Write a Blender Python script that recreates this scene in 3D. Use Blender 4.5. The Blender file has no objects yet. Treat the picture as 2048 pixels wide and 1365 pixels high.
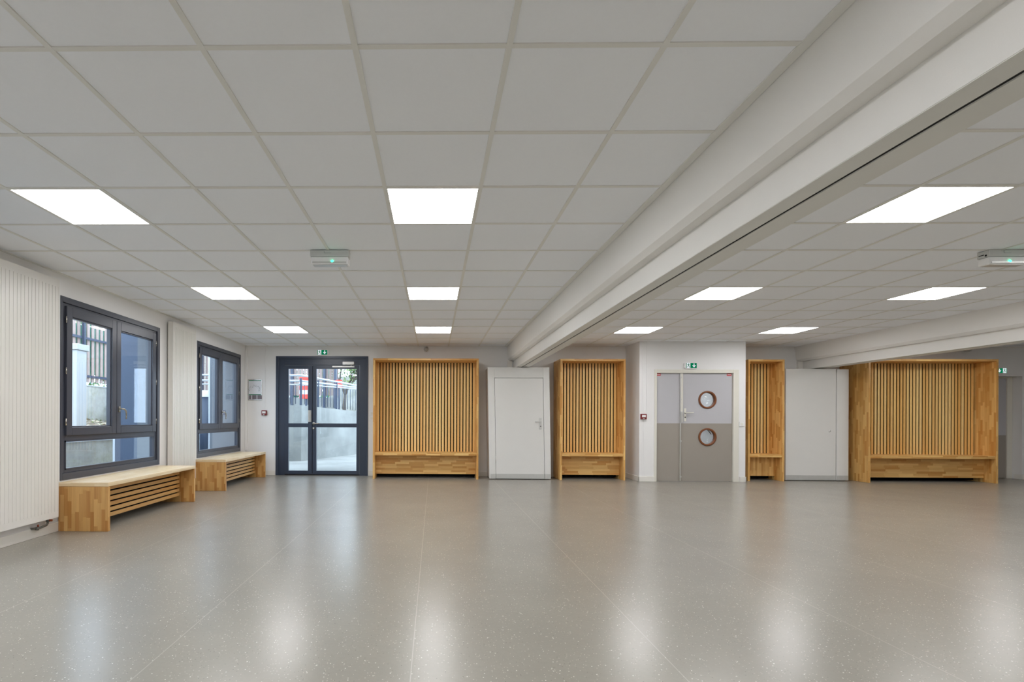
import bpy, bmesh, math, random
from mathutils import Matrix, Vector
random.seed(7)
S = bpy.context.scene
COL = S.collection
PI = math.pi

# ------------------------------------------------------------------ camera
cd = bpy.data.cameras.new('camera'); cam = bpy.data.objects.new('camera', cd); COL.objects.link(cam)
cd.sensor_width = 36; cd.sensor_fit = 'HORIZONTAL'
cd.lens = 1016.83 / 2048 * 36
cd.shift_x = (1024 - 851.94) / 2048
cd.shift_y = (838.48 - 682.5) / 2048
cd.clip_start = .05; cd.clip_end = 300
cam.matrix_world = Matrix.Translation((0, 0, 1.14)) @ Matrix.Rotation(.0153, 4, 'Z') @ Matrix.Rotation(PI/2, 4, 'X') @ Matrix.Rotation(.004, 4, 'Z')
S.camera = cam

# ------------------------------------------------------------------ world, exposure
W = bpy.data.worlds.new('overcast_sky'); S.world = W; W.use_nodes = True
bg = W.node_tree.nodes['Background']
bg.inputs[0].default_value = (.74, .86, 1.0, 1); bg.inputs[1].default_value = 5.0
S.view_settings.view_transform = 'Standard'; S.view_settings.look = 'None'
S.view_settings.exposure = 0.0; S.view_settings.gamma = 1; S.view_settings.use_curve_mapping = False
S.cycles.use_denoising = True
S.cycles.max_bounces = 10; S.cycles.diffuse_bounces = 6; S.cycles.glossy_bounces = 5
S.cycles.transparent_max_bounces = 16
S.cycles.sample_clamp_indirect = 20
LAMP_L = 22.5                                   # radiance of the ceiling panels
LAMP_C = (.985, .985, 1.0)

# ------------------------------------------------------------------ materials
def lin(r, g, b):
    f = lambda c: (c/255/12.92) if c/255 <= .04045 else ((c/255+.055)/1.055)**2.4
    return (f(r), f(g), f(b), 1)

class NT:
    def __init__(s, name):
        s.m = bpy.data.materials.new(name); s.m.use_nodes = True; s.t = s.m.node_tree
        s.b = s.t.nodes['Principled BSDF']; s.out = s.t.nodes['Material Output']
    def n(s, ty, **k):
        x = s.t.nodes.new(ty)
        for a, v in k.items(): setattr(x, a, v)
        return x
    def l(s, a, b): s.t.links.new(a, b)
    def put(s, sock, v):
        if hasattr(v, 'is_linked'): s.l(v, sock)
        else: sock.default_value = v
    def math(s, op, a, b=0.0, c=0.0):
        x = s.n('ShaderNodeMath', operation=op)
        s.put(x.inputs[0], a); s.put(x.inputs[1], b); s.put(x.inputs[2], c)
        return x.outputs[0]
    def mix(s, f, a, b, mode='MIX'):
        x = s.n('ShaderNodeMix', data_type='RGBA', blend_type=mode)
        s.put(x.inputs[0], f); s.put(x.inputs[6], a); s.put(x.inputs[7], b)
        return x.outputs[2]
    def ramp(s, f, stops):
        x = s.n('ShaderNodeValToRGB'); s.l(f, x.inputs[0])
        e = x.color_ramp.elements
        while len(e) < len(stops): e.new(.5)
        for q, (p, c) in zip(e, stops): q.position = p; q.color = c
        return x.outputs[0]
    def noise(s, vec, scale, detail=2, rough=.5, dist=0):
        x = s.n('ShaderNodeTexNoise'); x.inputs['Scale'].default_value = scale
        x.inputs['Detail'].default_value = detail; x.inputs['Roughness'].default_value = rough
        x.inputs['Distortion'].default_value = dist
        if vec is not None: s.l(vec, x.inputs['Vector'])
        return x.outputs[0]
    def comb(s, x, y, z=0.0):
        c = s.n('ShaderNodeCombineXYZ'); s.put(c.inputs[0], x); s.put(c.inputs[1], y); s.put(c.inputs[2], z)
        return c.outputs[0]
    def sep(s, v):
        c = s.n('ShaderNodeSeparateXYZ'); s.l(v, c.inputs[0]); return c.outputs
    def pos(s): return s.n('ShaderNodeNewGeometry').outputs['Position']
    def uv(s): return s.n('ShaderNodeTexCoord').outputs['UV']
    def bump(s, h, strength, dist=.01):
        x = s.n('ShaderNodeBump'); x.inputs['Strength'].default_value = strength; x.inputs['Distance'].default_value = dist
        s.l(h, x.inputs['Height']); s.l(x.outputs[0], s.b.inputs['Normal'])

def plain(name, c, rough=.5, metal=0, var=.03, scale=6, spec=.5, bump=0):
    t = NT(name); n = t.noise(t.pos(), scale, 3)
    t.l(t.mix(n, tuple(x*(1-var) for x in c[:3])+(1,), tuple(min(1, x*(1+var)) for x in c[:3])+(1,)), t.b.inputs['Base Color'])
    t.b.inputs['Roughness'].default_value = rough; t.b.inputs['Metallic'].default_value = metal
    t.b.inputs['Specular IOR Level'].default_value = spec
    if bump: t.bump(t.noise(t.pos(), 180, 2), bump, .002)
    return t.m

def block_wood(name, dark, light, stave=.038, length=.27, rough=.42):
    t = NT(name); u, v, _ = t.sep(t.uv())
    row = t.math('FLOOR', t.math('DIVIDE', v, stave))
    w1 = t.n('ShaderNodeTexWhiteNoise', noise_dimensions='1D'); t.l(row, w1.inputs['W'])
    cell = t.math('FLOOR', t.math('ADD', t.math('DIVIDE', u, length), t.math('MULTIPLY', w1.outputs[0], 17.3)))
    w2 = t.n('ShaderNodeTexWhiteNoise', noise_dimensions='2D'); t.l(t.comb(row, cell), w2.inputs['Vector'])
    base = t.mix(w2.outputs[0], dark, light)
    g = t.noise(t.comb(t.math('MULTIPLY', u, 4), t.math('MULTIPLY', v, 130), t.math('MULTIPLY', w2.outputs[0], 40)), 1, 3, .6)
    g2 = t.noise(t.comb(t.math('MULTIPLY', u, 1.2), t.math('MULTIPLY', v, 30), t.math('MULTIPLY', w2.outputs[0], 90)), 1, 2)
    gg = t.math('ADD', t.math('MULTIPLY', g, .6), t.math('MULTIPLY', g2, .4))
    c = t.mix(t.math('MULTIPLY_ADD', gg, 1.6, -.35), tuple(x*.72 for x in dark[:3])+(1,), (1, 1, 1, 1))
    col = t.mix(.45, base, c, 'MULTIPLY')
    fr = t.math('FRACT', t.math('DIVIDE', v, stave))
    seam = t.math('LESS_THAN', fr, .03)
    col = t.mix(t.math('MULTIPLY', seam, .3), col, tuple(x*.45 for x in dark[:3])+(1,))
    t.l(col, t.b.inputs['Base Color']); t.b.inputs['Roughness'].default_value = rough
    t.bump(g, .06, .002)
    return t.m

def slat_wood(name, dark, light):
    t = NT(name); u, v, _ = t.sep(t.uv())
    idx = t.math('FLOOR', v)
    w = t.n('ShaderNodeTexWhiteNoise', noise_dimensions='1D'); t.l(idx, w.inputs['W'])
    base = t.mix(w.outputs[0], dark, light)
    vec = t.comb(t.math('MULTIPLY', u, 2.2), t.math('MULTIPLY', v, 34), t.math('MULTIPLY', w.outputs[0], 60))
    g = t.noise(vec, 1, 2, .5, 1.2)
    rings = t.math('FRACT', t.math('MULTIPLY', g, 7))
    rings = t.math('PINGPONG', rings, .5)
    fine = t.noise(t.comb(t.math('MULTIPLY', u, 5), t.math('MULTIPLY', v, 160)), 1, 2)
    m = t.math('MULTIPLY_ADD', t.math('ADD', rings, fine), .9, -.25)
    c = t.mix(m, tuple(x*.6 for x in dark[:3])+(1,), (1, 1, 1, 1))
    t.l(t.mix(.42, base, c, 'MULTIPLY'), t.b.inputs['Base Color'])
    t.b.inputs['Roughness'].default_value = .45
    return t.m

def emis(name, c, L):
    t = NT(name); t.t.nodes.remove(t.b); e = t.n('ShaderNodeEmission')
    e.inputs[0].default_value = tuple(c[:3])+(1,); e.inputs[1].default_value = L
    t.l(e.outputs[0], t.out.inputs[0]); return t.m

def glass(name, tint=(.93, .97, 1)):
    t = NT(name); t.t.nodes.remove(t.b)
    tr = t.n('ShaderNodeBsdfTransparent'); tr.inputs[0].default_value = tint+(1,)
    gl = t.n('ShaderNodeBsdfGlossy'); gl.inputs['Roughness'].default_value = 0.0
    fr = t.n('ShaderNodeFresnel'); bf = t.n('ShaderNodeNewGeometry').outputs['Backfacing']
    t.l(t.math('MULTIPLY_ADD', bf, 1/1.52-1.52, 1.52), fr.inputs[0])
    mx = t.n('ShaderNodeMixShader'); t.l(fr.outputs[0], mx.inputs[0])
    t.l(tr.outputs[0], mx.inputs[1]); t.l(gl.outputs[0], mx.inputs[2]); t.l(mx.outputs[0], t.out.inputs[0])
    return t.m

def concrete(name, a, b, moss=0):
    t = NT(name); p = t.pos()
    n = t.noise(p, 1.1, 6, .62); n2 = t.noise(p, 14, 4, .6)
    c = t.mix(t.math('MULTIPLY_ADD', n, 2.2, -.6), a, b)
    c = t.mix(t.math('MULTIPLY', n2, .35), c, tuple(x*.7 for x in a[:3])+(1,))
    if moss:
        k = t.math('MULTIPLY', t.math('MINIMUM', t.math('MAXIMUM', t.math('MULTIPLY_ADD', t.noise(p, 2.3, 6, .75), 5, -2.4), 0.0), 1.0), moss)
        c = t.mix(k, c, lin(120, 125, 85))
    t.l(c, t.b.inputs['Base Color']); t.b.inputs['Roughness'].default_value = .85
    t.bump(n2, .2, .01)
    return t.m

M = {}
M['wall'] = plain('painted_wall', lin(233, 232, 231), .6, var=.015, scale=2, bump=.05)
M['tile'] = plain('ceiling_tile', lin(243, 245, 249), .9, var=.012, scale=60, spec=.2, bump=.08)
M['tbar'] = plain('ceiling_grid_metal', lin(228, 227, 222), .5, var=.02)
M['beam'] = plain('beam_paint', lin(232, 230, 226), .5, var=.02, scale=3, bump=.1)
M['soffit'] = plain('track_paint', lin(224, 223, 218), .5, var=.04, scale=5, bump=.1)
M['black'] = plain('black_gap', (.006, .006, .006, 1), .8)
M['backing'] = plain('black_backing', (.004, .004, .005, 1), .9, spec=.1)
M['trimwhite'] = plain('white_trim', lin(228, 225, 218), .45, var=.01)
M['anth'] = plain('anthracite_frame', lin(66, 69, 80), .32, var=.04)
M['anth2'] = plain('anthracite_door_frame', lin(54, 64, 82), .3, var=.05)
M['gasket'] = plain('black_gasket', lin(22, 23, 27), .5)
M['chrome'] = plain('brushed_steel', lin(190, 186, 178), .25, 1, var=.05, scale=30)
M['alu'] = plain('silver_aluminium', lin(205, 205, 202), .35, .6)
M['glass'] = glass('window_glass')
M['wood'] = block_wood('bench_block_wood', lin(196, 142, 76), lin(232, 190, 122))
M['woodtop'] = block_wood('bench_top_block_wood', lin(236, 212, 168), lin(250, 234, 204), rough=.3)
M['woodside'] = block_wood('cabinet_block_wood', lin(212, 156, 80), lin(250, 212, 138))
M['slat'] = slat_wood('cabinet_slat_wood', lin(236, 188, 110), lin(255, 224, 156))
M['bslat'] = slat_wood('bench_slat_wood', lin(218, 166, 96), lin(244, 204, 138))
M['radiator'] = plain('radiator_enamel', lin(228, 225, 219), .35, var=.01)
M['panel'] = plain('partition_panel', lin(224, 223, 219), .5, var=.015)
M['kick'] = plain('brushed_kick_strip', lin(200, 200, 196), .35, .3, var=.06, scale=14)
M['doorup'] = plain('lilac_grey_door_paint', lin(188, 187, 191), .35, var=.02)
M['doordn'] = plain('taupe_door_paint', lin(156, 149, 140), .35, var=.02)
M['frame'] = plain('door_frame_paint', lin(222, 219, 208), .4, var=.01)
M['ringwood'] = plain('porthole_wood', lin(116, 64, 26), .5, var=.15, scale=20)
M['red'] = plain('alarm_red', lin(120, 22, 26), .3)
M['sticker'] = plain('sticker_red', lin(190, 40, 36), .5)
M['white'] = plain('white_plastic', lin(236, 236, 236), .4)
M['postwhite'] = plain('post_paint', lin(186, 188, 188), .6)
M['green'] = plain('sign_green', lin(0, 120, 78), .4)
M['signgreen'] = emis('lit_sign_green', lin(0, 118, 76), .9)
M['signwhite'] = emis('lit_sign_white', lin(240, 245, 252), .85)
M['led'] = emis('green_indicator_led', (.02, 1, .42), 9)
M['lamp'] = emis('ceiling_panel_light', LAMP_C, LAMP_L)
M['clear'] = plain('luminaire_cover', lin(205, 207, 205), .2, var=.03)
M['paper'] = plain('plan_paper', lin(222, 224, 230), .25)
M['ink'] = plain('plan_ink', lin(130, 140, 145), .5)
M['ink2'] = plain('plan_photo', lin(116, 108, 116), .5, var=.4, scale=90)
M['grey'] = plain('grey_pipe', lin(120, 118, 112), .4, .5)
M['copper'] = plain('copper_cap', lin(150, 70, 40), .4, .5)
M['concrete'] = concrete('outdoor_concrete', lin(132, 134, 130), lin(176, 178, 174))
M['mossy'] = concrete('mossy_concrete', lin(140, 140, 132), lin(200, 200, 194), .45)
M['ground'] = concrete('outdoor_paving', lin(138, 138, 132), lin(176, 176, 170))
M['soil'] = concrete('leaf_litter_soil', lin(120, 108, 92), lin(170, 160, 145), .5)
M['bluegrey'] = plain('blue_grey_cladding', lin(72, 86, 108), .5, var=.06, scale=3)
M['greyclad'] = plain('light_grey_cladding', lin(112, 118, 126), .5, var=.05, scale=3)
M['rail'] = plain('painted_steel_blue', lin(62, 74, 94), .35)
M['galv'] = plain('galvanised_steel', lin(200, 208, 216), .35, .3)
M['fence'] = plain('weathered_fence_boards', lin(172, 152, 144), .8, var=.2, scale=7)
M['mesh'] = plain('green_screen_mesh', lin(70, 176, 158), .8, var=.3, scale=20)
M['leaf'] = plain('shrub_leaves', lin(104, 136, 84), .6, var=.45, scale=9)
M['leafl'] = plain('tree_leaves', lin(150, 172, 104), .6, var=.4, scale=9)
M['bark'] = plain('tree_bark', lin(92, 84, 76), .9, var=.3, scale=20)
M['barrier'] = plain('barrier_red', lin(226, 74, 60), .5)
M['dead'] = plain('fallen_leaves', lin(190, 176, 152), .8, var=.35, scale=25)

def floor_mat():
    t = NT('speckled_grey_floor'); p = t.pos(); x, y, z = t.sep(p)
    n = t.noise(p, 1.4, 4, .6); n2 = t.noise(p, 45, 3, .6)
    c = t.mix(t.math('MULTIPLY_ADD', n, 1.4, -.2), lin(140, 136, 127), lin(152, 148, 138))
    c = t.mix(t.math('MULTIPLY', n2, .25), c, lin(118, 114, 104))
    for sc, rad, keep, cc in ((38, .11, .35, lin(214, 209, 195)), (66, .15, .45, lin(186, 181, 166)), (50, .12, .6, lin(112, 109, 101))):
        v = t.n('ShaderNodeTexVoronoi'); v.inputs['Scale'].default_value = sc; t.l(p, v.inputs['Vector'])
        r, g, b = [t.sep(v.outputs['Color'])[i] for i in range(3)]
        k = t.math('MULTIPLY', t.math('LESS_THAN', v.outputs['Distance'], rad), t.math('GREATER_THAN', r, keep))
        c = t.mix(k, c, cc)
    fx = t.math('FRACT', t.math('DIVIDE', t.math('ADD', x, .1+1.213*8), 1.213))
    c = t.mix(t.math('MULTIPLY', t.math('LESS_THAN', fx, .0035), .4), c, lin(190, 186, 173))
    t.l(c, t.b.inputs['Base Color'])
    sw = t.noise(t.comb(t.math('MULTIPLY', x, 7), t.math('MULTIPLY', y, 12)), 1, 5, .65)
    t.l(t.math('MULTIPLY_ADD', sw, .05, .235), t.b.inputs['Roughness'])
    t.b.inputs['Specular IOR Level'].default_value = .56
    h = t.math('ADD', t.math('MULTIPLY', sw, .5), t.math('MULTIPLY', t.noise(p, 3, 3), .6))
    t.bump(h, .012, .02)
    return t.m
M['floor'] = floor_mat()

# ------------------------------------------------------------------ mesh builder
class MB:
    def __init__(s): s.v = []; s.f = []; s.uv = []; s.mi = []; s.sm = []
    def face(s, pts, uv=None, mi=0, smooth=False):
        k = len(s.v); s.v += [tuple(p) for p in pts]; s.f.append(list(range(k, k+len(pts))))
        s.uv.append(uv or [(p[0]+p[1], p[2]) for p in pts]); s.mi.append(mi); s.sm.append(smooth)
    def box(s, x0, y0, z0, x1, y1, z1, g='z', mi=0, vo=0.0, skip=''):
        lo = (min(x0, x1), min(y0, y1), min(z0, z1)); hi = (max(x0, x1), max(y0, y1), max(z0, z1))
        P = [(hi[0] if i & 1 else lo[0], hi[1] if i & 2 else lo[1], hi[2] if i & 4 else lo[2]) for i in range(8)]
        G = 'xyz'.index(g); k = len(s.v); s.v += P
        for idx, n, sg in (((0, 2, 3, 1), 2, 0), ((4, 5, 7, 6), 2, 1), ((0, 1, 5, 4), 1, 0), ((2, 6, 7, 3), 1, 1), ((0, 4, 6, 2), 0, 0), ((1, 3, 7, 5), 0, 1)):
            ax = [a for a in range(3) if a != n]
            if G in ax: u = G; w = [a for a in ax if a != G][0]
            else: u, w = ax
            s.f.append([k+i for i in idx])
            s.uv.append([(P[i][u] + n*.37, P[i][w]-lo[w] + vo + (0 if vo else lo[w]*3.1 + n*.9 + sg*.45)) for i in idx])
            s.mi.append(mi); s.sm.append(False)
    def ext(s, poly, a, b, axis='y', mi=0, smooth=False):
        """polygon (two in-plane coordinates, in axis order) extruded from a to b"""
        def p3(q, w):
            if axis == 'y': return (q[0], w, q[1])
            if axis == 'x': return (w, q[0], q[1])
            return (q[0], q[1], w)
        A = [p3(q, a) for q in poly]; B = [p3(q, b) for q in poly]; n = len(poly)
        s.face(A, mi=mi); s.face(B[::-1], mi=mi)
        for i in range(n):
            j = (i+1) % n
            s.face([A[j], A[i], B[i], B[j]], mi=mi, smooth=smooth)
    def tube(s, pts, r, seg=10, mi=0, cap=True):
        pts = [Vector(p) for p in pts]; rings = []
        rs = r if isinstance(r, (list, tuple)) else [r]*len(pts)
        up = None
        for i, p in enumerate(pts):
            d = (pts[min(i+1, len(pts)-1)] - pts[max(i-1, 0)]).normalized()
            if up is None: up = d.orthogonal().normalized()
            up = (up - d*up.dot(d))
            up = up.normalized() if up.length > 1e-6 else d.orthogonal().normalized()
            sd = d.cross(up); k = len(s.v)
            for q in range(seg):
                a = 2*PI*q/seg; s.v.append(tuple(p + (up*math.cos(a)+sd*math.sin(a))*rs[i]))
            rings.append(k)
        for a, b in zip(rings, rings[1:]):
            for q in range(seg):
                w = (q+1) % seg
                s.f.append([a+q, a+w, b+w, b+q]); s.uv.append([(0, 0)]*4); s.mi.append(mi); s.sm.append(True)
        if cap:
            for k, rev in ((rings[0], True), (rings[-1], False)):
                idx = [k+q for q in range(seg)]
                s.f.append(idx[::-1] if rev else idx); s.uv.append([(0, 0)]*seg); s.mi.append(mi); s.sm.append(False)
    def lathe(s, prof, c, axis='y', seg=40, mi=0, closed=True):
        """profile of (radius, along) turned around an axis through c"""
        R = []
        for q in range(seg):
            a = 2*PI*q/seg; k = len(s.v)
            for r, w in prof:
                if axis == 'y': s.v.append((c[0]+r*math.cos(a), c[1]+w, c[2]+r*math.sin(a)))
                elif axis == 'x': s.v.append((c[0]+w, c[1]+r*math.cos(a), c[2]+r*math.sin(a)))
                else: s.v.append((c[0]+r*math.cos(a), c[1]+r*math.sin(a), c[2]+w))
            R.append(k)
        n = len(prof)
        for q in range(seg):
            a, b = R[q], R[(q+1) % seg]
            for i in range(n if closed else n-1):
                j = (i+1) % n
                s.f.append([a+i, b+i, b+j, a+j]); s.uv.append([(0, 0)]*4); s.mi.append(mi); s.sm.append(True)
    def shear(s, k, z1):
        s.v = [(x + k*(z/z1), y, z) for x, y, z in s.v]
    def build(s, name, mats, parent=None, loc=None, bev=0, fix=True):
        if not isinstance(mats, (list, tuple)): mats = [mats]
        me = bpy.data.meshes.new(name)
        o = bpy.data.objects.new(name, me); COL.objects.link(o)
        org = Vector((0, 0, 0))
        if parent is not None:
            org = world_loc(parent); o.parent = parent
        elif loc is not None:
            org = Vector(loc); o.location = org
        me.from_pydata([tuple(Vector(p)-org) for p in s.v], [], s.f)
        ul = me.uv_layers.new(name='uv')
        for pl, uvs, mi, sm in zip(me.polygons, s.uv, s.mi, s.sm):
            pl.material_index = mi; pl.use_smooth = sm
            for li, q in zip(pl.loop_indices, uvs): ul.data[li].uv = q
        for m in mats: me.materials.append(m if not isinstance(m, str) else M[m])
        if fix:
            b = bmesh.new(); b.from_mesh(me); bmesh.ops.recalc_face_normals(b, faces=b.faces); b.to_mesh(me); b.free()
        me.update()
        if bev:
            w = o.modifiers.new('bevel', 'BEVEL'); w.width = bev; w.segments = 2; w.limit_method = 'ANGLE'; w.angle_limit = .6
        return o

def world_loc(o):
    v = Vector((0, 0, 0))
    while o is not None: v = v + o.location; o = o.parent
    return v
def tag(o, label, cat, group=None, kind=None):
    o['label'] = label; o['category'] = cat
    if group: o['group'] = group
    if kind: o['kind'] = kind
    return o
def thing(name, loc, label, cat, group=None):
    o = bpy.data.objects.new(name, None); o.empty_display_size = .1; COL.objects.link(o); o.location = loc
    return tag(o, label, cat, group)
def struct_empty(name, loc):
    o = bpy.data.objects.new(name, None); o.empty_display_size = .1; COL.objects.link(o); o.location = loc
    o['kind'] = 'structure'; return o
def struct(o): o['kind'] = 'structure'; return o
def dup(root, loc, label):
    r = root.copy(); COL.objects.link(r); r.location = loc; r['label'] = label
    for ch in list(root.children):
        c = ch.copy(); COL.objects.link(c); c.parent = r
        for g in list(ch.children):
            d = g.copy(); COL.objects.link(d); d.parent = c
    return r
def one(*a, **k):
    m = MB(); m.box(*a, **k); return m

# ------------------------------------------------------------------ dimensions
H = 2.587                  # ceiling
XL, XR, YB, YF = -3.77, 14.0, 10.14, -4.0
WIN = ((2.07, 3.93), (5.07, 6.93), (8.03, 9.86))
WZ0, WZ1 = .50, 2.375
D1 = (-3.165, -1.312, 2.387)          # outside door opening
BX0, BX1, BY = 3.80, 5.745, 9.46      # boxed-out wall
DD = (4.085, 5.605, 2.06)             # double door opening
D3 = (10.55, 11.525, 2.024)

# ------------------------------------------------------------------ room shell
m = MB(); m.box(XL, YF, -.12, XR, YB+.25, 0); m.box(3.8, YB+.25, -.12, 6.9, 12.2, 0)
struct(m.build('floor', 'floor'))

m = MB()
ztile = H + .005
m.box(XL-.3, YF-.2, ztile, XR+.2, 12.4, ztile+.2, mi=0)
# exposed T bar grid
def tb_y(x, y0, y1): m.box(x-.012, y0, H, x+.012, y1, ztile+.001, mi=1)
def tb_x(y, x0, x1): m.box(x0, y-.012, H+.0008, x1, y+.012, ztile+.001, mi=1)
GX, GY = -.3125, 1.976
for k in range(-5, 4):
    x = GX + .6*k
    if XL+.05 < x < 1.42: tb_y(x, YF, YB)
for k in range(-2, 8):
    x = 2.99 + .6*k
    if 1.85 < x < 7.08: tb_y(x, YF, YB)
for k in range(0, 12):
    x = 7.62 + .6*k
    if x < XR-.05: tb_y(x, YF, YB)
for k in range(-9, 14):
    y = GY + .6*k
    for a, b in ((XL, 1.445), (1.83, 7.11), (7.5, XR)):
        if YF < y < YB: tb_x(y, a, b)
m.box(1.40, YF, H-.002, 1.445, YB, ztile+.001, mi=1)
m.box(XL, YF, H-.002, XL+.03, YB, ztile+.001, mi=1)
m.box(XL, YB-.03, H-.002, 1.42, YB, ztile+.001, mi=1)
m.box(1.85, YB-.03, H-.002, XR, YB, ztile+.001, mi=1)
ceiling = struct(m.build('ceiling', ['tile', 'tbar']))

# left wall with its three window openings and the piers outside
m = MB(); t0, t1 = XL-.3, XL
ys = [YF] + [q for w in WIN for q in w] + [YB+.25]
for i in range(0, len(ys), 2): m.box(t0, ys[i], 0, t1, ys[i+1], H+.008)
for a, b in WIN: m.box(t0, a, 0, t1, b, WZ0); m.box(t0, a, WZ1, t1, b, H+.008)
wl = struct(m.build('wall_left', 'wall'))
for (a, b), mt in (((7.02, 7.32), 'bluegrey'), ((10.02, 10.39), 'greyclad'), ((4.03, 4.33), 'bluegrey')):
    one(-4.44, a, -.1, XL-.3, b, 3.4).build('outside_pier', mt, wl)
    one(-4.47, a-.004, -.1, -4.44, a+.06, 3.4).build('pier_edge', 'galv', wl)

m = MB(); y0, y1 = YB, YB+.25
m.box(XL, y0, 0, D1[0], y1, H+.008); m.box(D1[0], y0, D1[2], D1[1], y1, H+.008)
m.box(D1[1], y0, 0, BX0+.12, y1, H+.008); m.box(BX1-.12, y0, 0, D3[0], y1, H+.008)
m.box(D3[0], y0, D3[2], D3[1], y1, H+.008); m.box(D3[1], y0, 0, XR, y1, H+.008)
struct(m.build('wall_back', 'wall'))
m = MB(); m.box(BX0, BY, 0, DD[0], BY+.12, H+.008); m.box(DD[1], BY, 0, BX1, BY+.12, H+.008)
m.box(DD[0], BY, DD[2], DD[1], BY+.12, H+.008)
m.box(BX0, BY+.12, 0, BX0+.12, YB, H+.008); m.box(BX1-.12, BY+.12, 0, BX1, YB, H+.008)
m.box(BX0+.05, BY-.006, 0, BX0+.075, BY, H); m.box(BX0+.082, BY-.004, 0, BX0+.10, BY, H)
struct(m.build('wall_centre', 'wall'))
struct(one(XR, YF, 0, XR+.2, YB+.25, H+.008).build('wall_right', 'wall'))
struct(one(XL-.3, YF-.2, 0, XR+.2, YF, H+.008).build('wall_front', 'wall'))
m = MB(); m.box(3.8, 12.0, 0, 6.9, 12.2, H+.008); m.box(6.55, YB+.25, 0, 6.75, 12.0, H+.008); m.box(3.75, YB+.25, 0, 3.95, 12.0, H+.008)
struct(m.build('wall_corridor', 'wall'))
m = MB(); m.box(10.2, YB+.25, 0, 12, YB+.45, 2.4)
struct(m.build('wall_recess', 'wall'))

# skirting
m = MB(); m.box(XL, YF, 0, XL+.015, YB, .095)
struct(m.build('baseboard_left', 'trimwhite', bev=.004))
m = MB()
for a, b in ((XL+.02, D1[0]-.005), (D1[1]+.005, BX0-.02), (BX1+.02, D3[0]), (D3[1], XR)): m.box(a, YB-.015, 0, b, YB, .095)
m.box(D3[1], YB, 0, D3[1]-.012, YB+.12, .095)
struct(m.build('baseboard_back', 'trimwhite', bev=.004))
m = MB(); m.box(BX0-.015, BY-.015, 0, DD[0]-.01, BY, .095); m.box(BX0-.015, BY-.015, 0, BX0, YB, .095)
m.box(DD[1]+.03, BY-.015, 0, BX1+.015, BY, .095); m.box(BX1, BY-.015, 0, BX1+.015, YB, .095)
struct(m.build('baseboard_centre', 'trimwhite', bev=.004))

# ceiling beams that carry the partition tracks
def beam(n, x, y1):
    m = MB()
    pr = [(x, H+.02), (x+.028, 2.335), (x+.062, 2.30), (x+.13, 2.30), (x+.13, H+.02)]
    m.ext(pr, YF, YB, 'y')
    m.box(x+.13, YF, 2.14, x+.225, y1, H+.02); m.box(x+.243, YF, 2.14, x+.368, y1, H+.02)
    m.box(x+.225, YF, 2.2, x+.243, y1, H+.02)
    o = struct(m.build('trim_%d' % n, 'beam'))
    q = MB(); q.box(x+.132, YF, 2.137, x+.224, y1-.01, 2.1405); q.box(x+.244, YF, 2.137, x+.366, y1-.01, 2.1405)
    q.build('track_rail', 'soffit', o)
    one(x+.2245, YF, 2.1415, x+.2435, y1-.01, 2.1505).build('slot_shade_fill', 'black', o)  # black fill standing in for the shade inside the open slot
beam(1, 1.445, YB)
beam(2, 7.11, YB)
m = MB()
m.box(7.15, YB-.05, 1.9, 7.24, YB, 2.30); struct(m.build('trim_3', 'trimwhite'))
m = MB(); m.box(1.46, YB-.03, 1.9, 1.55, YB, 2.30); struct(m.build('trim_4', 'trimwhite'))

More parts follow.
